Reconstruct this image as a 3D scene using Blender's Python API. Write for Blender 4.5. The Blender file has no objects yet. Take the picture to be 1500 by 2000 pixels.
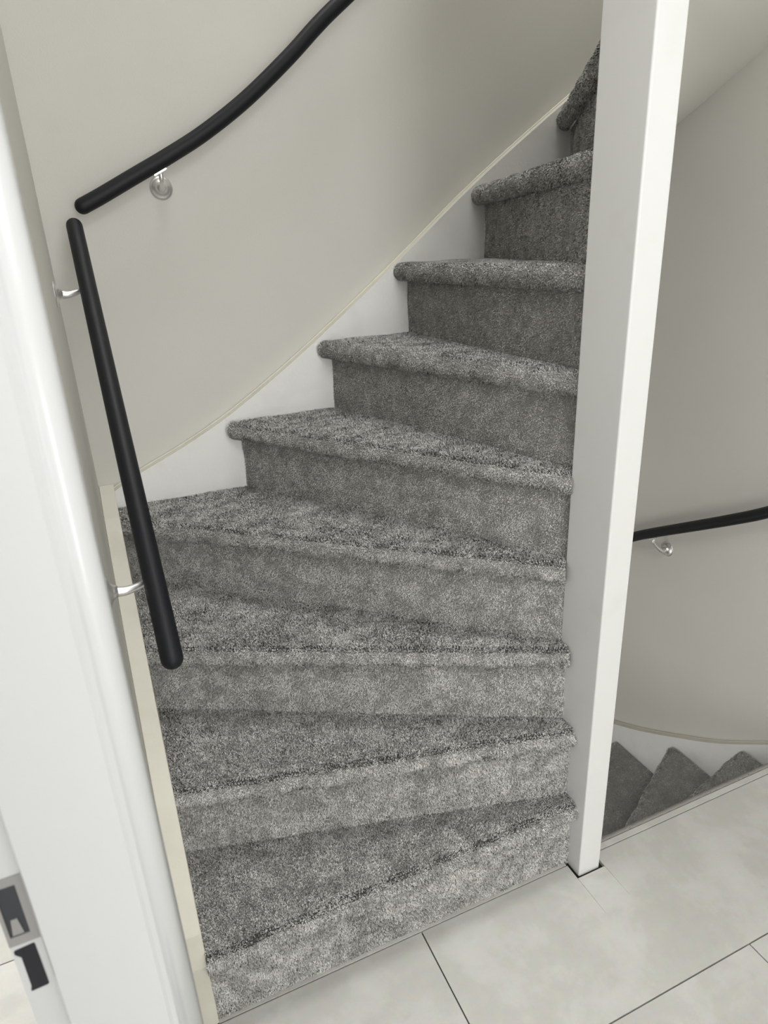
import bpy, bmesh, math, random
import numpy as np
from mathutils import Matrix, Vector

random.seed(7)
rng = np.random.default_rng(7)
scene = bpy.context.scene
C = scene.collection

# ------------------------------------------------------------------ camera
F_PX = 1304.8
PITCH, ROLL, YAW = 0.3795, -0.0455, 0.3938
CAM = Vector((-0.827, -0.8924, 1.4008))
def camera_matrix():
    hd = Vector((math.sin(YAW), math.cos(YAW), 0)); r = Vector((math.cos(YAW), -math.sin(YAW), 0)); u = Vector((0, 0, 1))
    fw = math.cos(PITCH)*hd - math.sin(PITCH)*u
    up = math.sin(PITCH)*hd + math.cos(PITCH)*u
    c, s = math.cos(ROLL), math.sin(ROLL)
    X = c*r + s*up; Y = -s*r + c*up; Z = -fw
    m = Matrix((X, Y, Z)).transposed().to_4x4()
    m.translation = CAM
    return m
cd = bpy.data.cameras.new('camera'); cam = bpy.data.objects.new('camera', cd); C.objects.link(cam)
cam.matrix_world = camera_matrix()
cd.sensor_fit = 'VERTICAL'; cd.sensor_height = 36; cd.sensor_width = 27
cd.lens = F_PX/2000*36; cd.clip_start = 0.01; cd.clip_end = 50
cd.dof.use_dof = True; cd.dof.focus_distance = 1.6; cd.dof.aperture_fstop = 7.0
scene.camera = cam

# ------------------------------------------------------------------ world and light
w = bpy.data.worlds.new('world'); scene.world = w; w.use_nodes = True
w.node_tree.nodes['Background'].inputs[0].default_value = (0.9, 0.95, 1.0, 1)
w.node_tree.nodes['Background'].inputs[1].default_value = 0.25
def area(name, loc, rot, sx, sy, power, col):
    l = bpy.data.lights.new(name, 'AREA'); l.shape = 'RECTANGLE'; l.size = sx; l.size_y = sy; l.energy = power; l.color = col
    o = bpy.data.objects.new(name, l); C.objects.link(o); o.location = loc; o.rotation_euler = rot
    return o
PI = math.pi
# daylight through the glazed front door at the end of the hall, and through the window of the room on the left
area('front_door_daylight', (-0.25, -4.6, 1.35), (PI/2, 0, 0), 1.2, 2.2, 38, (0.97, 0.985, 1.0))
area('room_window_daylight', (-3.5, -2.5, 1.45), (0, -PI/2, 0), 1.8, 2.4, 18, (0.98, 0.99, 1.0))
area('room_floor_fill', (-2.3, 2.42, 1.4), (-PI/2, 0, 0), 2.0, 1.8, 38, (1.0, 1.0, 1.0))  # added fill lamp, brightens the floor sliver past the door frame
# hall ceiling lamp, and an added fill above the stairwell for upper wall and treads
area('hall_ceiling_lamp', (-0.42, -1.25, 2.44), (0, 0, 0), 0.8, 1.2, 12, (0.985, 0.99, 1.0))
area('stairwell_fill', (-0.2, 0.45, 4.95), (0, 0, 0), 1.2, 0.8, 27, (0.98, 0.99, 1.0))
# added unseen fill under the upper flight, brightening the right wall
area('lower_flight_fill', (-0.86, 0.5, -0.50), (0, -PI/2, 0), 0.9, 0.8, 4.2, (1.0, 0.99, 0.98))
vs = scene.view_settings
vs.view_transform = 'Standard'; vs.look = 'None'; vs.gamma = 1; vs.use_curve_mapping = False
vs.exposure = 0.7

# ------------------------------------------------------------------ materials
def mat(name, col, rough=0.6, metal=0.0, bump=None, spec=0.5, noise=None):
    """noise = (scale, detail, colour2, lo, hi); bump = (scale, strength, distance)"""
    m = bpy.data.materials.new(name); m.use_nodes = True
    nt = m.node_tree; b = nt.nodes['Principled BSDF']
    b.inputs['Base Color'].default_value = (*col, 1); b.inputs['Roughness'].default_value = rough
    b.inputs['Metallic'].default_value = metal; b.inputs['Specular IOR Level'].default_value = spec
    g = nt.nodes.new('ShaderNodeNewGeometry')
    if noise:
        n = nt.nodes.new('ShaderNodeTexNoise'); n.inputs['Scale'].default_value = noise[0]; n.inputs['Detail'].default_value = noise[1]
        nt.links.new(g.outputs['Position'], n.inputs['Vector'])
        r = nt.nodes.new('ShaderNodeValToRGB')
        r.color_ramp.elements[0].position = noise[3]; r.color_ramp.elements[1].position = noise[4]
        r.color_ramp.elements[0].color = (*col, 1); r.color_ramp.elements[1].color = (*noise[2], 1)
        nt.links.new(n.outputs['Fac'], r.inputs['Fac']); nt.links.new(r.outputs['Color'], b.inputs['Base Color'])
    if bump:
        n2 = nt.nodes.new('ShaderNodeTexNoise'); n2.inputs['Scale'].default_value = bump[0]; n2.inputs['Detail'].default_value = 3
        nt.links.new(g.outputs['Position'], n2.inputs['Vector'])
        bp = nt.nodes.new('ShaderNodeBump'); bp.inputs['Strength'].default_value = bump[1]; bp.inputs['Distance'].default_value = bump[2]
        nt.links.new(n2.outputs['Fac'], bp.inputs['Height']); nt.links.new(bp.outputs['Normal'], b.inputs['Normal'])
    return m

M = {}
M['wall'] = mat('cream_wall_paint', (0.62, 0.605, 0.56), 0.85, bump=(260, 0.25, 0.001), spec=0.25, noise=(2.2, 3, (0.65, 0.635, 0.59), 0.35, 0.7))
M['cream_trim'] = mat('cream_trim_paint', (0.68, 0.655, 0.575), 0.7, bump=(120, 0.3, 0.001), spec=0.3, noise=(9, 4, (0.61, 0.585, 0.50), 0.5, 0.85))
M['stringer'] = mat('white_stringer_paint', (0.81, 0.805, 0.78), 0.5, bump=(55, 0.35, 0.002), noise=(14, 5, (0.74, 0.73, 0.70), 0.5, 0.9))
M['post'] = mat('white_post_lacquer', (0.745, 0.745, 0.735), 0.35, bump=(40, 0.08, 0.001), noise=(12, 4, (0.70, 0.695, 0.675), 0.55, 0.9))
M['frame'] = mat('white_frame_lacquer', (0.61, 0.62, 0.62), 0.22)
M['ceiling'] = mat('ceiling_paint', (0.78, 0.77, 0.74), 0.9)
M['subfloor'] = mat('dark_subfloor', (0.03, 0.028, 0.025), 0.9)
M['black_rail'] = mat('matt_black_rail', (0.007, 0.008, 0.010), 0.5, spec=0.28, bump=(300, 0.1, 0.0005))
M['steel'] = mat('brushed_steel', (0.74, 0.73, 0.71), 0.36, 0.85, bump=(350, 0.12, 0.0005))
M['zinc'] = mat('dull_zinc_plate', (0.40, 0.39, 0.385), 0.5, 0.6)
M['dark_box'] = mat('dark_strike_box', (0.035, 0.038, 0.045), 0.45)
M['black_hole'] = mat('black_bolt_hole', (0.006, 0.007, 0.012), 0.6)
M['door_glass'] = mat('frosted_glass', (0.8, 0.85, 0.85), 0.4)

def plank_material():
    m = bpy.data.materials.new('stone_look_plank'); m.use_nodes = True
    nt = m.node_tree; b = nt.nodes['Principled BSDF']; N = nt.nodes.new; L = nt.links.new
    g = N('ShaderNodeNewGeometry'); oi = N('ShaderNodeObjectInfo')
    sc = N('ShaderNodeVectorMath'); sc.operation = 'SCALE'; sc.inputs[3].default_value = 1.0
    mul = N('ShaderNodeMath'); mul.operation = 'MULTIPLY'; mul.inputs[1].default_value = 13.0; sx = N('ShaderNodeSeparateColor'); L(oi.outputs['Color'], sx.inputs[0]); L(sx.outputs[0], mul.inputs[0])
    cmb = N('ShaderNodeCombineXYZ'); L(mul.outputs[0], cmb.inputs[2])
    add = N('ShaderNodeVectorMath'); add.operation = 'ADD'; L(g.outputs['Position'], add.inputs[0]); L(cmb.outputs[0], add.inputs[1])
    n1 = N('ShaderNodeTexNoise'); n1.inputs['Scale'].default_value = 5.0; n1.inputs['Detail'].default_value = 8; n1.inputs['Roughness'].default_value = 0.62; n1.inputs['Distortion'].default_value = 0.15
    L(add.outputs[0], n1.inputs['Vector'])
    r1 = N('ShaderNodeValToRGB'); e = r1.color_ramp.elements
    e[0].position = 0.36; e[0].color = (0.565, 0.557, 0.52, 1)
    e[1].position = 0.66; e[1].color = (0.665, 0.66, 0.63, 1)
    k = e.new(0.50); k.color = (0.595, 0.587, 0.548, 1)
    k = e.new(0.545); k.color = (0.628, 0.622, 0.588, 1)
    L(n1.outputs['Fac'], r1.inputs['Fac'])
    n2 = N('ShaderNodeTexNoise'); n2.inputs['Scale'].default_value = 42; n2.inputs['Detail'].default_value = 5
    L(add.outputs[0], n2.inputs['Vector'])
    mx = N('ShaderNodeMix'); mx.data_type = 'RGBA'; mx.blend_type = 'OVERLAY'; mx.inputs[0].default_value = 0.12
    L(r1.outputs['Color'], mx.inputs[6]); L(n2.outputs['Color'], mx.inputs[7])
    hs = N('ShaderNodeHueSaturation'); hs.inputs['Saturation'].default_value = 0.92; L(mx.outputs[2], hs.inputs['Color'])
    L(hs.outputs['Color'], b.inputs['Base Color'])
    b.inputs['Roughness'].default_value = 0.5; b.inputs['Specular IOR Level'].default_value = 0.35
    bp = N('ShaderNodeBump'); bp.inputs['Strength'].default_value = 0.15; bp.inputs['Distance'].default_value = 0.001
    L(n2.outputs['Fac'], bp.inputs['Height']); L(bp.outputs['Normal'], b.inputs['Normal'])
    return m
M['plank'] = plank_material()

def carpet_material():
    m = bpy.data.materials.new('grey_pile_carpet'); m.use_nodes = True
    nt = m.node_tree; b = nt.nodes['Principled BSDF']; N = nt.nodes.new; L = nt.links.new
    g = N('ShaderNodeNewGeometry')
    n1 = N('ShaderNodeTexNoise'); n1.inputs['Scale'].default_value = 30; n1.inputs['Detail'].default_value = 6; n1.inputs['Roughness'].default_value = 0.6
    L(g.outputs['Position'], n1.inputs['Vector'])
    r1 = N('ShaderNodeValToRGB'); e = r1.color_ramp.elements
    e[0].position = 0.38; e[0].color = (0.52, 0.51, 0.482, 1)
    e[1].position = 0.58; e[1].color = (0.83, 0.816, 0.778, 1)
    L(n1.outputs['Fac'], r1.inputs['Fac'])
    # every tuft a little lighter or darker
    r2 = N('ShaderNodeMapRange'); r2.inputs['To Min'].default_value = 0.7; r2.inputs['To Max'].default_value = 1.25
    L(g.outputs['Random Per Island'], r2.inputs['Value'])
    mx = N('ShaderNodeVectorMath'); mx.operation = 'SCALE'; L(r1.outputs['Color'], mx.inputs[0]); L(r2.outputs['Result'], mx.inputs[3])
    L(mx.outputs[0], b.inputs['Base Color'])
    # tufts take most of their shading normal from the carpet surface they stand on
    at = N('ShaderNodeAttribute'); at.attribute_name = 'lie'
    nm = N('ShaderNodeMix'); nm.data_type = 'VECTOR'; nm.inputs[0].default_value = 0.82
    L(g.outputs['Normal'], nm.inputs[4]); L(at.outputs['Vector'], nm.inputs[5])
    nz = N('ShaderNodeVectorMath'); nz.operation = 'NORMALIZE'; L(nm.outputs[1], nz.inputs[0]); L(nz.outputs[0], b.inputs['Normal'])
    b.inputs['Roughness'].default_value = 0.9; b.inputs['Specular IOR Level'].default_value = 0.1
    b.inputs['Sheen Weight'].default_value = 0.15; b.inputs['Sheen Roughness'].default_value = 0.5
    return m
M['carpet'] = carpet_material()
M['backing'] = mat('carpet_backing', (0.30, 0.293, 0.274), 0.95, spec=0.05)

M['cleft_shade'] = mat('cleft_shade_backing', (0.075, 0.072, 0.066), 0.95, spec=0.05)  # darkened backing: shade painted into the clefts along the nosing bend

# ------------------------------------------------------------------ helpers
def link(name, me, parent=None, mats=()):
    o = bpy.data.objects.new(name, me); C.objects.link(o)
    if parent: o.parent = parent
    for m in mats: me.materials.append(M[m])
    return o
def tag(o, label=None, cat=None, group=None, kind=None):
    if label: o['label'] = label
    if cat: o['category'] = cat
    if group: o['group'] = group
    if kind: o['kind'] = kind
    return o
def empty(name, loc=(0, 0, 0)):
    o = bpy.data.objects.new(name, None); C.objects.link(o); o.location = loc; o.empty_display_size = 0.1
    return o
def pydata(name, v, f):
    me = bpy.data.meshes.new(name); me.from_pydata(v, [], f); me.validate(); me.update(); return me
def boxes_mesh(name, bs):
    v, f = [], []
    for (x0, y0, z0, x1, y1, z1) in bs:
        k = len(v)
        v += [(x0,y0,z0),(x1,y0,z0),(x1,y1,z0),(x0,y1,z0),(x0,y0,z1),(x1,y0,z1),(x1,y1,z1),(x0,y1,z1)]
        f += [tuple(k+i for i in q) for q in ((3,2,1,0),(4,5,6,7),(0,1,5,4),(1,2,6,5),(2,3,7,6),(3,0,4,7))]
    return pydata(name, v, f)
def bm_to(name, bm, smooth=False):
    me = bpy.data.meshes.new(name); bmesh.ops.recalc_face_normals(bm, faces=bm.faces); bm.to_mesh(me); bm.free()
    if smooth:
        for p in me.polygons: p.use_smooth = True
    return me
def prism(pts, axis, a, b, bevel=0.0, segs=2):
    """extrude a closed outline: axis 'z': pts (x,y); 'y': pts (x,z); 'x': pts (y,z)"""
    bm = bmesh.new()
    mk = {'z': lambda p, t: (p[0], p[1], t), 'y': lambda p, t: (p[0], t, p[1]), 'x': lambda p, t: (t, p[0], p[1])}[axis]
    lo = [bm.verts.new(mk(p, a)) for p in pts]; hi = [bm.verts.new(mk(p, b)) for p in pts]
    n = len(pts)
    bm.faces.new(lo); bm.faces.new(hi)
    for i in range(n): bm.faces.new((lo[i], lo[(i+1) % n], hi[(i+1) % n], hi[i]))
    bmesh.ops.recalc_face_normals(bm, faces=bm.faces)
    if bevel: bmesh.ops.bevel(bm, geom=list(bm.edges), offset=bevel, segments=segs, affect='EDGES', profile=0.5, clamp_overlap=True)
    return bm
def catmull(P, n):
    P = [Vector(p) for p in P]; P = [2*P[0]-P[1]] + P + [2*P[-1]-P[-2]]; out = []
    for i in range(1, len(P)-2):
        for k in range(n):
            t = k/n; a, b, c, d = P[i-1], P[i], P[i+1], P[i+2]
            out.append(0.5*((2*b)+(-a+c)*t+(2*a-5*b+4*c-d)*t*t+(-a+3*b-3*c+d)*t**3))
    out.append(P[-2]); return out
def tube(path, rad, seg=20, cap=True):
    """round bar with hemispherical ends; rad number or list"""
    path = [Vector(p) for p in path]; n = len(path)
    rads = list(rad) if hasattr(rad, '__len__') else [rad]*n
    if cap:
        t0 = (path[0]-path[1]).normalized(); t1 = (path[-1]-path[-2]).normalized()
        a, ra, b, rb = [], [], [], []
        for th in (0.02, 0.3, 0.6, 0.9, 1.2):
            a.append(path[0]+t0*rads[0]*math.cos(th)); ra.append(rads[0]*math.sin(th))
            b.append(path[-1]+t1*rads[-1]*math.cos(th)); rb.append(rads[-1]*math.sin(th))
        path = a+path+b[::-1]; rads = ra+rads+rb[::-1]; n = len(path)
    bm = bmesh.new(); rings = []; up = None
    for i in range(n):
        t = (path[min(i+1, n-1)]-path[max(i-1, 0)]).normalized()
        if up is None: up = t.cross(Vector((0.3, 0.5, 0.81))).normalized()
        up = (up-t*up.dot(t)).normalized(); v = t.cross(up)
        rings.append([bm.verts.new(path[i]+rads[i]*(math.cos(2*PI*k/seg)*up+math.sin(2*PI*k/seg)*v)) for k in range(seg)])
    for i in range(n-1):
        for k in range(seg): bm.faces.new((rings[i][k], rings[i][(k+1) % seg], rings[i+1][(k+1) % seg], rings[i+1][k]))
    bm.faces.new(rings[0]); bm.faces.new(rings[-1])
    return bm

# ------------------------------------------------------------------ dimensions
H = 0.1935                       # riser height
XL, XR, YB = -0.877, 0.93, 0.978  # wall faces: left, right, back
SL, SR, SB = -0.840, 0.900, 0.948  # stringer faces
PW, PD = 0.060, 0.121            # post: width, depth
YJ, ROW = 0.0335, 0.3192         # floor joint and plank width
CEIL = 2.46

# ------------------------------------------------------------------ the setting
def struct(name, me, mats, label=None):
    o = link(name, me, None, mats); o['kind'] = 'structure'
    if label: o['label'] = label
    return o
DY0, DY1, DZ = -1.33, -0.372, 2.10   # doorway in the left wall
LOW = -13*H
struct('wall_back', boxes_mesh('wall_back', [(-1.0, YB, LOW-0.1, 1.05, YB+0.12, 5.0)]), ['wall'], 'cream back wall of the stairwell')
struct('wall_right', boxes_mesh('wall_right', [(XR, -4.65, LOW-0.1, XR+0.12, YB, 5.0)]), ['wall'], 'cream wall on the right of the stairwell')
struct('wall_left', boxes_mesh('wall_left', [(-0.975, DY1, LOW-0.1, XL, YB, 5.0), (-0.975, -4.65, 0, XL, DY0, CEIL), (-0.975, DY0, DZ+0.03, XL, DY1, CEIL)]), ['wall'], 'cream left wall with the doorway')
struct('wall_front', boxes_mesh('wall_front', [(-0.975, -4.77, -0.1, XR+0.12, -4.65, CEIL)]), ['wall'], 'hall wall behind the viewer')
struct('light_block_upper', boxes_mesh('light_block_upper', [(-0.975, -0.12, CEIL, XR+0.12, -0.0, 5.0)]), ['wall'], 'added wall shutting out light from the landing')  # unseen, added to keep the stairwell dark towards the top
struct('light_block_lower', boxes_mesh('light_block_lower', [(XL, -0.12, LOW, XR, -0.02, -0.2)]), ['wall'], 'added wall shutting out light below the floor edge')  # unseen, added to close the well below against light
struct('ceiling', boxes_mesh('ceiling', [(-0.975, -4.65, CEIL, XR, -0.12, CEIL+0.1), (-0.975, -0.12, 5.0, XR+0.12, YB+0.12, 5.1)]), ['ceiling'])
struct('floor_below', boxes_mesh('floor_below', [(XL, -0.02, LOW-0.1, XR, YB, LOW)]), ['plank'], 'floor of the storey below')
# room on the left, seen only as a sliver of bright floor past the frame
struct('wall_room', boxes_mesh('wall_room', [(-3.62, -4.0, -0.1, -3.54, 2.5, CEIL), (-3.54, 2.5, -0.1, -0.975, 2.6, CEIL), (-3.54, -4.1, -0.1, -0.975, -4.0, CEIL), (-0.975-0.02, YB+0.12, -0.1, -0.975+0.1, 2.5, CEIL)]), ['ceiling'], 'white walls of the room beside the stairs')
struct('ceiling_room', boxes_mesh('ceiling_room', [(-3.54, -4.0, CEIL, -0.975, 2.5, CEIL+0.1)]), ['ceiling'])

# floor: dark slab with separate planks on it
fl = struct('floor', boxes_mesh('floor', [(XL, -4.65, -0.2, XR, 0.050, -0.011), (-3.54, -4.0, -0.2, -0.975, DY1, -0.011), (-0.975, DY0, -0.2, XL, DY1, -0.011), (-3.54, DY1, -0.2, -0.975, 2.5, -0.011)]), ['subfloor'], 'pale stone-look plank floor with dark joints')
GAP = 0.0014
def plank(pts, gap=True, name='plank', seed=None):
    bm = prism(pts, 'z', -0.010, 0.0)
    top = [e for e in bm.edges if all(v.co.z > -0.001 for v in e.verts)]
    if gap: bmesh.ops.bevel(bm, geom=top, offset=0.0004, segments=1, affect='EDGES')
    o = link(name, bm_to(name, bm), fl, ['plank']); sd = random.random() if seed is None else seed; o.color = (sd, sd, sd, 1)
    return o
def rect(x0, y0, x1, y1, g=GAP): return [(x0+g, y0+g), (x1-g, y0+g), (x1-g, y1-g), (x0+g, y1-g)]
yA0 = YJ-ROW
g = GAP
# row against the stairs, notched round the foot of the post
plank(rect(-0.87, yA0, -0.3988, YJ))
plank([(-0.3988+g, yA0+g), (0.9285, yA0+g), (0.9285, YJ-g), (0.0712, YJ-g), (0.0712, -0.088), (0.0708, -0.088), (0.0706, -0.0062), (-0.0078, -0.0062), (-0.0081, -0.104), (-0.0085, -0.104), (-0.0085, YJ-g), (-0.3988+g, YJ-g)], gap=False, seed=0.37)
plank(rect(-0.842, YJ, -0.0085, 0.060))           # thin strip in front of the first riser
plank(rect(0.0712, YJ, 0.9285, 0.0515))           # thin strip along the stair opening
for r in range(1, 16):
    y1 = YJ-ROW*r; y0 = y1-ROW
    if y1 < -4.6: break
    y0 = max(y0, -4.645)
    off = 0.2145 if r % 2 else -0.3988
    xs = [-0.872]+[x for x in (off-1.25, off, off+1.25) if -0.75 < x < 0.85]+[0.9285]
    for a, b in zip(xs, xs[1:]): plank(rect(a, y0, b, y1))
for r in range(-12, 8):
    y0 = YJ+ROW*r; y1 = y0+ROW
    y0, y1 = max(y0, -3.99), min(y1, 2.49)
    if y1-y0 < 0.03: continue
    xe = -0.876 if -1.3 < y0 and y1 < -0.4 else -0.977
    off = -2.2 if r % 2 else -1.75
    for a, b in zip([-3.53, off], [off, xe]): plank(rect(a, y0, b, y1))

# ------------------------------------------------------------------ carpet
class Carpet:
    """collects surface patches (nu x nv x 3 grids) and plants tufts on them"""
    def __init__(s, density): s.patches = []; s.density = density
    def add(s, P, crack=None): s.patches.append((np.asarray(P, float), crack))
    def build(s, name, parent, length=0.0060, width=0.0020):
        V, Fq = [], []; off = 0; tv = []; nv4 = []; base_mi = []
        ph = rng.uniform(0, 6.28, (10,)); dr = rng.normal(0, 1, (10, 3)); dr /= np.linalg.norm(dr, axis=1)[:, None]; fr = rng.uniform(18, 90, 10)
        def field(p): return sum(np.sin(p@dr[i]*fr[i]+ph[i]) for i in range(10))/3.2
        for P, crack in s.patches:
            nu, nv, _ = P.shape
            a, b, c, d = P[:-1, :-1].reshape(-1, 3), P[1:, :-1].reshape(-1, 3), P[1:, 1:].reshape(-1, 3), P[:-1, 1:].reshape(-1, 3)
            V.append(P.reshape(-1, 3))
            base_mi.append(np.tile(np.where(np.arange(nv-1) >= nv-4, 2, 0), nu-1) if crack is not None and crack[2] > 0.7 else np.zeros((nu-1)*(nv-1)))  # backing rows at the bend take the painted cleft shade
            idx = np.arange(nu*nv).reshape(nu, nv)+off; off += nu*nv
            Fq.append(np.stack([idx[:-1, :-1], idx[1:, :-1], idx[1:, 1:], idx[:-1, 1:]], -1).reshape(-1, 4))
            n = np.cross(c-a, d-b); ar = 0.5*np.linalg.norm(n, axis=1); n /= np.maximum(np.linalg.norm(n, axis=1), 1e-12)[:, None]
            # smoothed normals at the grid points, so the tufts fan round the nosing
            cnt = rng.poisson(ar*s.density*(np.tile(np.where(np.arange(nv-1) >= nv-5, 1.35, np.where(np.arange(nv-1) < 1, 0.4, 1.0)), nu-1) if crack is not None else 1.0)); q = np.repeat(np.arange(len(ar)), cnt)
            u, v = rng.random(len(q))[:, None], rng.random(len(q))[:, None]
            p = (a[q]*(1-u)*(1-v)+b[q]*u*(1-v)+c[q]*u*v+d[q]*(1-u)*v)
            nn = n[q].copy()
            t1 = (b-a)[q]; t1 /= np.maximum(np.linalg.norm(t1, axis=1), 1e-9)[:, None]
            t2 = np.cross(nn, t1); dv = (d-a)[q]; sg = np.sign((t2*dv).sum(1))[:, None]
            f1, f2 = field(p)[:, None], field(p[:, [1, 2, 0]]*1.13+3.1)[:, None]
            lean = t1*(0.18*f1+rng.normal(0, 0.5, f1.shape))+t2*(0.18*f2-0.1+rng.normal(0, 0.5, f1.shape))
            lean = lean+np.array([0, 0, -0.45])*(1-np.abs(nn[:, 2:3]))
            ln = length*rng.uniform(0.7, 1.25, f1.shape)
            if crack is not None:
                # pile clumps into little locks along the bend of the nosing, with dark clefts between them
                j0, span, back = crack
                jj = (q % (nv-1))[:, None]+v; ui = (q//(nv-1))[:, None]+u
                L1 = np.linalg.norm(P[-1, 0]-P[0, 0])*ui/(nu-1); L2 = jj*0.0056
                cs = 0.0058; ci, cj = np.floor(L1/cs+0.5*np.floor(L2/cs)), np.floor(L2/cs)
                hsh = lambda a, b_, k: np.modf(np.abs(np.sin(a*127.1+b_*311.7+k*74.7)*43758.5453))[0]
                c1 = (ci-0.5*cj+0.2+0.6*hsh(ci, cj, 1))*cs; c2 = (cj+0.2+0.6*hsh(ci, cj, 2))*cs
                rag = 0.5*np.sin(L1*210+ph[1])+0.5*np.sin(L1*97+ph[3])
                dd = (jj-j0)-0.5*rag
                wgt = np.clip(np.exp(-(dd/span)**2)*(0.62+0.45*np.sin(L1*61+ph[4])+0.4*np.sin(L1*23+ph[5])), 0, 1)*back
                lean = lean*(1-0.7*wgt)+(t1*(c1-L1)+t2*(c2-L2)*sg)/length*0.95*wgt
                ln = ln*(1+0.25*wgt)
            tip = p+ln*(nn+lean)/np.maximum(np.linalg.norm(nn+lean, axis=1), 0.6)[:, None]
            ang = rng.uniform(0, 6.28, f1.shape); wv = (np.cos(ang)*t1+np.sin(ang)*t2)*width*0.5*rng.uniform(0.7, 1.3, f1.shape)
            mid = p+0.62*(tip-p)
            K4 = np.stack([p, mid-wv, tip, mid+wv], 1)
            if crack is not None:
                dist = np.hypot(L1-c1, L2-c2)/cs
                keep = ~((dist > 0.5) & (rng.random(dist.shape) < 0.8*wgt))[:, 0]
                K4, nn = K4[keep], nn[keep]
            tv.append(K4); nv4.append(np.repeat(nn, 4, 0))
        V = np.concatenate(V); Fq = np.concatenate(Fq); T = np.concatenate(tv).reshape(-1, 3); nt = len(T)//4
        me = bpy.data.meshes.new(name)
        me.vertices.add(len(V)+len(T)); me.vertices.foreach_set('co', np.concatenate([V, T]).astype(np.float32).ravel())
        loops = np.concatenate([Fq.ravel(), len(V)+np.arange(nt*4)]).astype(np.int32)
        me.loops.add(len(loops)); me.loops.foreach_set('vertex_index', loops)
        st = np.concatenate([np.arange(len(Fq))*4, len(Fq)*4+np.arange(nt)*4]).astype(np.int32)
        me.polygons.add(len(st)); me.polygons.foreach_set('loop_start', st)
        mi = np.concatenate([np.concatenate(base_mi), np.ones(nt)]).astype(np.int32)
        me.polygons.foreach_set('material_index', mi)
        me.update(calc_edges=True)
        at = me.attributes.new('lie', 'FLOAT_VECTOR', 'POINT')
        at.data.foreach_set('vector', np.concatenate([np.tile([0, 0, 1.0], (len(V), 1)), np.concatenate(nv4)]).astype(np.float32).ravel())
        return link(name, me, parent, ['backing', 'carpet', 'cleft_shade'])

def resample(poly, ts):
    poly = np.asarray(poly, float); seg = np.linalg.norm(np.diff(poly, axis=0), axis=1); cum = np.concatenate([[0], np.cumsum(seg)])/seg.sum()
    return np.stack([np.interp(ts, cum, poly[:, k]) for k in range(2)], 1), cum

def tread(i, nose, back, z, dens, th=0.052, nu=44):
    """nose: (outer xy, inner xy) front of the nosing; back: polyline outer -> inner; z: top of the carpet"""
    ts = np.linspace(0, 1, nu); _, cum = resample(back, ts); ts = np.unique(np.concatenate([ts, cum]))
    B, _ = resample(back, ts); Nn = np.array(nose[0])*(1-ts)[:, None]+np.array(nose[1])*ts[:, None]
    dirn = np.array(nose[1])-np.array(nose[0]); dirn /= np.linalg.norm(dirn)
    inn = np.array([-dirn[1], dirn[0]])
    if inn@(B.mean(0)-Nn.mean(0)) < 0: inn = -inn
    r = th/2-0.004; z = z-0.004; zc = z-r
    wob = 0.0016*np.sin(ts*41+i)+0.001*np.sin(ts*97+2*i)
    rows = []
    for off, zz in [(0.034, zc-r)]+[(r-r*math.cos(t), zc+r*math.sin(t)) for t in np.linspace(-PI/2, PI/2, 13)]:
        q = Nn+inn*(off+0.004+wob*(zz > zc-r+0.001))[:, None] if not np.isscalar(off) else Nn+inn[None]*(off+0.004)+inn[None]*(wob*(zz > zc-r+1e-4))[:, None]
        rows.append(np.c_[q, np.full(len(ts), zz)])
    front = np.stack(rows, 1)
    q0 = rows[-1][:, :2]; flat = []
    for t in (0, .03, .08, .16, .3, .45, .6, .75, .9, 1.0):
        xy = q0*(1-t)+B*t
        flat.append(np.c_[xy, np.full(len(ts), z)+0.0012*np.sin(xy[:, 0]*37+i)*np.sin(xy[:, 1]*29)*(t > 0)])
    c = Carpet(dens); c.add(front, (11.5, 1.15, {1: 1, 2: 1, 3: 1, 4: 0.9, 5: 0.75, 6: 0.6}.get(i, 0.4))); c.add(np.stack(flat, 1), None)
    # tufts must point outwards
    for k, (P, cr) in enumerate(c.patches):
        n = np.cross(P[1, -1]-P[0, -2], P[0, -1]-P[1, -2])
        if n[2] < 0: c.patches[k] = (P[::-1].copy(), cr)
    return c
def riser(i, a, b, z0, z1, dens, nu=40):
    ts = np.linspace(0, 1, nu); A = np.array(a)*(1-ts)[:, None]+np.array(b)*ts[:, None]
    d = np.array(b)-np.array(a); d /= np.linalg.norm(d); out = np.array([d[1], -d[0]])
    return A, out

class Flight: pass

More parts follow.
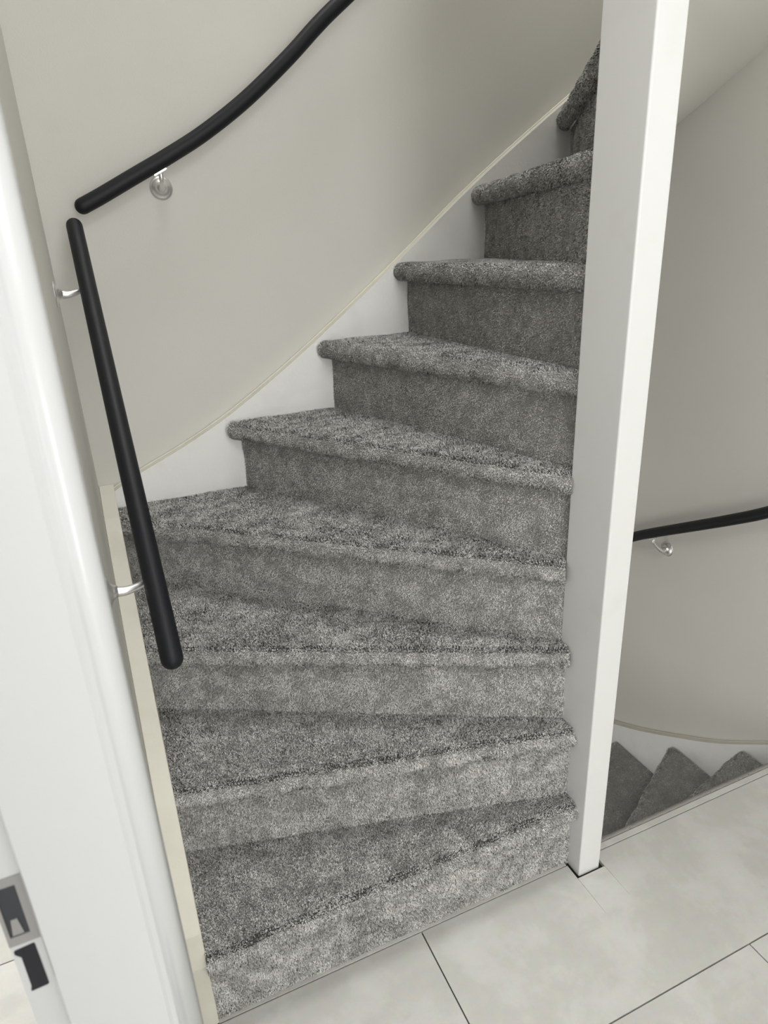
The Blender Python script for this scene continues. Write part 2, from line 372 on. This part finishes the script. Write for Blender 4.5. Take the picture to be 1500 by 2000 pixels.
def build_step(parent, i, rl, nxt, z, dens, over, sign_pt, corner=None, label=None, first=False, skip_riser=False):
    """rl / nxt = (outer, inner) riser lines of this step and the next; sign_pt = a point on the descending side"""
    a, b = np.array(rl[0]), np.array(rl[1]); d = (b-a)/np.linalg.norm(b-a); out = np.array([d[1], -d[0]])
    if out@(np.array(sign_pt)-(a+b)/2) < 0: out = -out
    nose = (a+out*over[0], b+out*over[1])
    back = ([corner] if corner else [])+[tuple(np.array(nxt[0])-out*0.008), tuple(np.array(nxt[1])-out*(0.008 if i < 4 else 0.002))]
    c = tread(i, nose, back, z, dens)
    fl_, fw_ = {1: (0.0052, 0.0019), 2: (0.0052, 0.0019), 3: (0.0050, 0.0019), 4: (0.0046, 0.0018), 5: (0.0042, 0.0018)}.get(i, (0.0036, 0.0017))
    o = c.build('step', parent, fl_, fw_)
    if label: o['label'] = label
    if not skip_riser:
        ts = np.linspace(0, 1, 40); A = a*(1-ts)[:, None]+b*ts[:, None]
        zs = np.linspace(z-H-0.003, z-0.045, 8)
        P = np.stack([np.c_[A-out*0.004+out*0.0012*np.sin(A[:, :1]*31+zz*40+i), np.full(40, zz)] for zz in zs], 1)
        n = np.cross(P[1, 1]-P[0, 0], P[0, 1]-P[1, 0])
        if n[:2]@out < 0: P = P[::-1].copy()
        rc = Carpet(dens*0.8); rc.add(P)
        rc.build('riser', o, fl_*0.95, fw_)
    return o, nose

stairs = tag(empty('staircase', (0, 0, 0)), 'winding staircase covered in grey carpet climbing up left of the white post', 'staircase')
UP = {1: ((SL, 0.041), (0, 0.041)), 2: ((SL, 0.2855), (0, 0.063)), 3: ((SL, 0.553), (0, 0.094)), 4: ((SL, 0.905), (0, 0.117)),
      5: ((-0.489, SB), (0.012, 0.1215)), 6: ((-0.206, SB), (0.026, 0.128)), 7: ((0.040, SB), (0.036, 0.1215)),
      8: ((0.296, SB), (0.044, 0.1215)), 9: ((0.588, SB), (0.054, 0.1215)), 10: ((SR, 0.905), (PW, 0.117)), 11: ((SR, 0.553), (PW, 0.094))}
OV = {1: (0.026, 0.022), 2: (0.038, 0.022), 3: (0.042, 0.024)}
DOWN = {1: (-0.4, -0.5), 2: (-0.4, -0.3), 3: (-0.6, -0.2), 4: (-0.8, 0.2), 5: (-0.8, 0.5), 6: (-0.6, 0.6), 7: (-0.4, 0.6), 8: (-0.2, 0.8), 9: (0.1, 0.9), 10: (0.4, 0.9)}
DENS = {1: 500000, 2: 490000, 3: 470000, 4: 440000, 5: 400000, 6: 360000, 7: 320000, 8: 280000, 9: 220000, 10: 80000}
for i in range(1, 11):
    corner = (SL, SB) if i == 4 else ((SR, SB) if i == 9 else None)
    build_step(stairs, i, UP[i], UP[i+1], i*H, DENS[i], OV.get(i, (0.044, 0.024)), DOWN[i], corner)

# stringers along the walls
top = [(SL-0.03, 0.800), (-0.829, 0.826), (-0.759, 0.862), (-0.640, 0.915), (-0.509, 0.984), (-0.36, 1.080), (-0.209, 1.187), (0.020, 1.360), (0.269, 1.556), (0.559, 1.760), (SR, 1.985)]
topc = [(p.x, p.z) for p in catmull([(x, 0, z) for x, z in top], 5)]
me = bm_to('stringer', prism(topc+[(SR, 1.45), (0.269, 0.95), (-0.2, 0.6), (SL-0.03, 0.45)], 'y', SB, YB-0.0005))
o = link('stringer', me, stairs, ['stringer', 'cream_trim']); o['label'] = 'white board along the back wall above the treads'
for p in me.polygons:
    if p.normal.z > 0.3: p.material_index = 1
# thin cream bead where the board meets the wall paint
bead = bm_to('caulk_bead', tube([Vector((x, YB-0.004, z+0.001)) for x, z in topc], 0.0035, 8, False), True)
link('caulk_bead', bead, o, ['cream_trim'])
prof = [(0.034, 0.0), (0.034, 0.165), (0.050, 0.235), (0.25, 0.43), (0.52, 0.63), (0.82, 0.79), (YB-0.001, 0.832), (YB-0.001, 0.0)]
me = bm_to('stringer', prism(prof, 'x', XL+0.0005, SL, 0.0015, 1))
o = link('stringer', me, stairs, ['cream_trim']); o['label'] = 'cream board along the left wall'

# lower flight seen through the floor opening
low = tag(empty('staircase', (0.5, 0.5, LOW)), 'shadowed grey carpeted stairs going down behind the white post', 'staircase')
LOWN = {13: ((SR, 0.036), (PW, 0.036)), 12: ((SR, 0.252), (PW, 0.055)), 11: ((SR, 0.522), (PW, 0.085)), 10: ((SR, 0.806), (PW, 0.112)), 9: ((0.588, SB), (0.054, 0.1215)), 8: ((0.296, SB), (0.044, 0.1215))}
lowroot = Matrix.Translation((-0.5, -0.5, -LOW))
def adopt(o): o.matrix_parent_inverse = Matrix.Translation((-0.5, -0.5, -LOW))
for k in (12, 11, 10, 9):
    z = (k-13)*H
    cn = (SR, SB) if k == 9 else None
    o, _ = build_step(low, k+20, LOWN[k], LOWN[k+1], z, 170000, (0.036, 0.024), {12: (.5, .9), 11: (.4, .9), 10: (.3, .9), 9: (.1, .9)}[k], cn)
    adopt(o)
# top riser with its nosing strip at the floor edge
ts = np.linspace(0, 1, 60)
zs = [(0.036, -0.185), (0.050, -0.045), (0.063, -0.034), (0.0685, -0.020), (0.0675, -0.007), (0.063, -0.0005), (0.057, 0.0012), (0.0522, -0.0005), (0.0518, -0.006)]
P = np.stack([np.c_[0.062+(SR-0.062)*ts, np.full(60, y)+0.001*np.sin(ts*160)*(z > -0.03), np.full(60, z)] for y, z in zs], 1)[::-1].copy()
cc = Carpet(240000); cc.add(P)
n = np.cross(P[1, 3]-P[0, 2], P[0, 3]-P[1, 2])
if n[2] < 0: cc.patches[0] = (P[::-1].copy(), None)
o = cc.build('carpet_edge', low, 0.0036, 0.0016); o['label'] = 'pale carpet edge along the floor opening'; adopt(o)
tr = [(0.83, -0.505), (0.705, -0.443), (0.535, -0.346), (0.368, -0.243), (0.195, -0.114), (0.06, -0.012)]
tr = [(0.947, -0.560)]+tr
trc = [(p.y, p.z) for p in catmull([(0, y, z) for y, z in tr], 5)]
me = bm_to('stringer', prism(trc+[(0.06, -0.5), (0.947, -1.1)], 'x', SR, XR-0.0005))
o = link('stringer', me, low, ['stringer', 'cream_trim']); adopt(o); o['label'] = 'white board along the right wall'
for p in me.polygons:
    if p.normal.z > 0.3: p.material_index = 1
link('caulk_bead', bm_to('caulk_bead', tube([Vector((XR-0.0035, y, z)) for y, z in trc], 0.003, 8, False), True), o, ['cream_trim'])

# plastered underside of the upper flight
sof = [(0.93, 0.977, 1.655), (0.93, 0.851, 1.715), (0.93, 0.709, 1.782), (0.93, 0.593, 1.842), (0.93, 0.40, 1.95), (0.93, 0.2, 2.10), (0.93, 0.0, 2.30)]
inn = [(0.06, 0.125, 1.50), (0.061, 0.12, 1.66), (0.061, 0.11, 1.78), (0.061, 0.10, 1.84), (0.061, 0.08, 2.0), (0.061, 0.05, 2.15), (0.061, 0.0, 2.36)]
SA = catmull(sof, 6); SBn = catmull(inn, 6)
nu_, nv_ = len(SA), 14; vv = []; ff = []
for k in range(nu_):
    for j in range(nv_): vv.append(SA[k].lerp(SBn[k], j/(nv_-1)))
m_ = len(vv); vv += [v+Vector((0, 0, 0.02)) for v in vv]
for k in range(nu_-1):
    for j in range(nv_-1):
        q = (k*nv_+j, (k+1)*nv_+j, (k+1)*nv_+j+1, k*nv_+j+1); ff.append(q); ff.append(tuple(m_+t for t in q[::-1]))
me = pydata('trim_1', vv, ff)
for p in me.polygons: p.use_smooth = True
struct('trim_1', me, ['wall'], 'plastered underside of the upper stairs at the top right')

# newel post
bm = prism([(0, 0), (PW, 0), (PW, PD), (0, PD)], 'z', -0.008, CEIL-0.001, 0.0035, 3)
post = link('newel_post', bm_to('newel_post', bm), None, ['post'])
tag(post, 'tall white square wooden post standing between the two stairs', 'post')

# ------------------------------------------------------------------ handrails
def lathe_plate(center, axis, r, mats, parent, name='wall_plate'):
    ax = Vector(axis).normalized(); u = ax.orthogonal().normalized(); v = ax.cross(u); c = Vector(center)
    prof = [(0.0, r), (0.0013, r), (0.003, r*0.80), (0.006, r*0.57), (0.010, r*0.43), (0.016, r*0.35), (0.016, 0.0005)]
    bm = bmesh.new(); rings = [[bm.verts.new(c+ax*h+rr*(math.cos(2*PI*k/32)*u+math.sin(2*PI*k/32)*v)) for k in range(32)] for h, rr in prof]
    for a, b in zip(rings, rings[1:]):
        for k in range(32): bm.faces.new((a[k], a[(k+1) % 32], b[(k+1) % 32], b[k]))
    bm.faces.new(rings[-1]); bm.faces.new(rings[0])
    return link(name, bm_to(name, bm, True), parent, mats)
def bracket(parent, plate, normal, rail_pt, rail_dir, r=0.0175, pr=0.027):
    nrm = Vector(normal); p = Vector(plate); q = Vector(rail_pt); t = Vector(rail_dir).normalized()
    under = (Vector((0, 0, -1))-t*Vector((0, 0, -1)).dot(t)).normalized()
    foot = q+under*(r+0.003)
    # arm: out of the plate, curving up to the underside of the rail; flat bar section
    reach = (foot-p).dot(nrm)
    path = catmull([p+nrm*0.006, p+nrm*reach*0.45+Vector((0, 0, -0.002)), p*0.12+foot*0.88+nrm*reach*0.06-Vector((0, 0, 0.012)), foot], 6)
    rad = [0.0098-0.0042*min(1, k/(len(path)*0.55)) for k in range(len(path))]
    b = link('bracket', bm_to('bracket', tube(path, rad, 14, False), True), parent, ['steel'])
    b['label'] = 'brushed steel bracket'
    lathe_plate(p, nrm, pr, ['steel'], b)
    side = t.cross(under).normalized(); bm = bmesh.new()
    bmesh.ops.create_cube(bm, size=1)
    mtx = Matrix((t*0.034, side*0.013, under*0.004)).transposed().to_4x4(); mtx.translation = q+under*(r+0.0012)
    bmesh.ops.transform(bm, matrix=mtx, verts=bm.verts); bmesh.ops.bevel(bm, geom=list(bm.edges), offset=0.001, segments=2, affect='EDGES')
    link('saddle', bm_to('saddle', bm), b, ['steel'])
    return b
RR = 0.0176
def handrail(path, label, n=8):
    sp = catmull(path, n)
    root = empty('handrail', sp[0]); tag(root, label, 'handrail', 'black wall handrails')
    bar = link('bar', bm_to('bar', tube(sp, RR, 28), True), root, ['black_rail']); bar.matrix_parent_inverse = Matrix.Translation(-Vector(sp[0]))
    return root, sp
def fix(root, o): o.matrix_parent_inverse = Matrix.Translation(-root.location)

r1, sp = handrail([(-0.811, 0.885, 1.470), (-0.8065, 0.474, 1.142), (-0.8005, 0.064, 0.814)], 'short straight black handrail on the left wall beside the door frame')
fix(r1, bracket(r1, (XL, 0.764, 1.333), (1, 0, 0), (-0.8097, 0.764, 1.3735), (0.006, 0.78, 0.625)))
fix(r1, bracket(r1, (XL+0.001, 0.190, 0.888), (1, 0, 0), (-0.8025, 0.195, 0.919), (0.012, 0.78, 0.625)))
r2, sp = handrail([(-0.785, 0.921, 1.513), (-0.741, 0.921, 1.534), (-0.668, 0.921, 1.571), (-0.579, 0.921, 1.616), (-0.488, 0.921, 1.666), (-0.381, 0.921, 1.737), (-0.270, 0.921, 1.825), (-0.187, 0.921, 1.898), (-0.117, 0.921, 1.954), (0.10, 0.921, 2.12), (0.35, 0.921, 2.31)], 'long curved black handrail rising along the back wall')
fix(r2, bracket(r2, (-0.599, YB, 1.553), (0, -1, 0), (-0.611, 0.921, 1.599), (0.89, 0, 0.45)))
r3, sp = handrail([(0.873, 0.93, 0.300), (0.873, 0.823, 0.365), (0.873, 0.742, 0.411), (0.873, 0.539, 0.518), (0.873, 0.423, 0.580), (0.873, 0.318, 0.640), (0.873, 0.15, 0.75), (0.873, 0.02, 0.84)], 'black handrail on the right wall above the descending stairs')
fix(r3, bracket(r3, (XR, 0.712, 0.349), (-1, 0, 0), (0.873, 0.735, 0.413), (0, -0.87, 0.49)))

# ------------------------------------------------------------------ steel door frame beside the viewer
dr = empty('door_1', (-0.91, -0.40, 0)); dr['kind'] = 'structure'; dr['label'] = 'white steel door frame with a lock strike at the left edge'
def dchild(o, par=None):
    o.parent = par or dr
    if not par: o.matrix_parent_inverse = Matrix.Translation((0.91, 0.40, 0))
    return o
arc = [(-0.8635+0.0135*math.cos(math.radians(t)), -0.3885+0.0135*math.sin(math.radians(t))) for t in range(245, 361, 8)]
def jamb_profile(f): return [(x, f(y)) for x, y in [(-0.9886, -0.350), (-0.9886, -0.385), (-0.9605, -0.385), (-0.9605, -0.3965), (-0.9585, -0.400), (-0.8790, -0.400), (-0.8755, -0.3978), (-0.8715, -0.3982)]+arc+[(-0.850, -0.370), (-0.856, -0.354), (-0.8768, -0.350)]]
bm = prism(jamb_profile(lambda y: y), 'z', 0.0, DZ+0.05)
me = bm_to('jamb', bm)
for p in me.polygons: p.use_smooth = abs(p.normal.z) < 0.5 and p.center.x > -0.8712
dchild(link('jamb', me, dr, ['frame']))
m2 = bm_to('jamb', prism([(x, -1.70-y) for x, y in jamb_profile(lambda y: y)], 'z', 0.0, DZ+0.05))
dchild(link('jamb', m2, dr, ['frame']))
dchild(link('lintel', boxes_mesh('lintel', [(-0.9886, -1.3, DZ, -0.850, -0.40, DZ+0.05)]), dr, ['frame']))
# strike: zinc plate with a dark box, and the bolt slot under it, on the rebate
YR = -0.385
def ring(name, x0, z0, x1, z1, bx, bz, y0, y1):
    return boxes_mesh(name, [(x0, y0, z0, x0+bx[0], y1, z1), (x1-bx[1], y0, z0, x1, y1, z1), (x0+bx[0], y0, z0, x1-bx[1], y1, z0+bz[0]), (x0+bx[0], y0, z1-bz[1], x1-bx[1], y1, z1)])
sp_ = dchild(link('strike_plate', ring('strike_plate', -0.9884, 0.8465, -0.9632, 0.9225, (0.003, 0.0065), (0.010, 0.009), YR-0.0016, YR+0.0002), dr, ['zinc'])); sp_['label'] = 'dull zinc strike plate'
bx_ = link('strike_box', boxes_mesh('strike_box', [(-0.9856, YR-0.0004, 0.8560, -0.9696, YR+0.0001, 0.9140)]), sp_, ['dark_box'])
link('latch_tongue', bm_to('latch_tongue', prism([(-0.983, 0.858), (-0.974, 0.858), (-0.976, 0.876), (-0.981, 0.876)], 'y', YR-0.0013, YR-0.0003)), sp_, ['zinc'])
hole = [(-0.9858, 0.8400), (-0.9705, 0.8415), (-0.9697, 0.8400), (-0.9690, 0.7880), (-0.9700, 0.7866), (-0.9832, 0.7858), (-0.9840, 0.7870), (-0.9826, 0.7925), (-0.9826, 0.8300), (-0.9865, 0.8350), (-0.9868, 0.8385)]
dchild(link('bolt_slot', bm_to('bolt_slot', prism(hole, 'y', YR-0.0006, YR+0.0002)), dr, ['black_hole']))
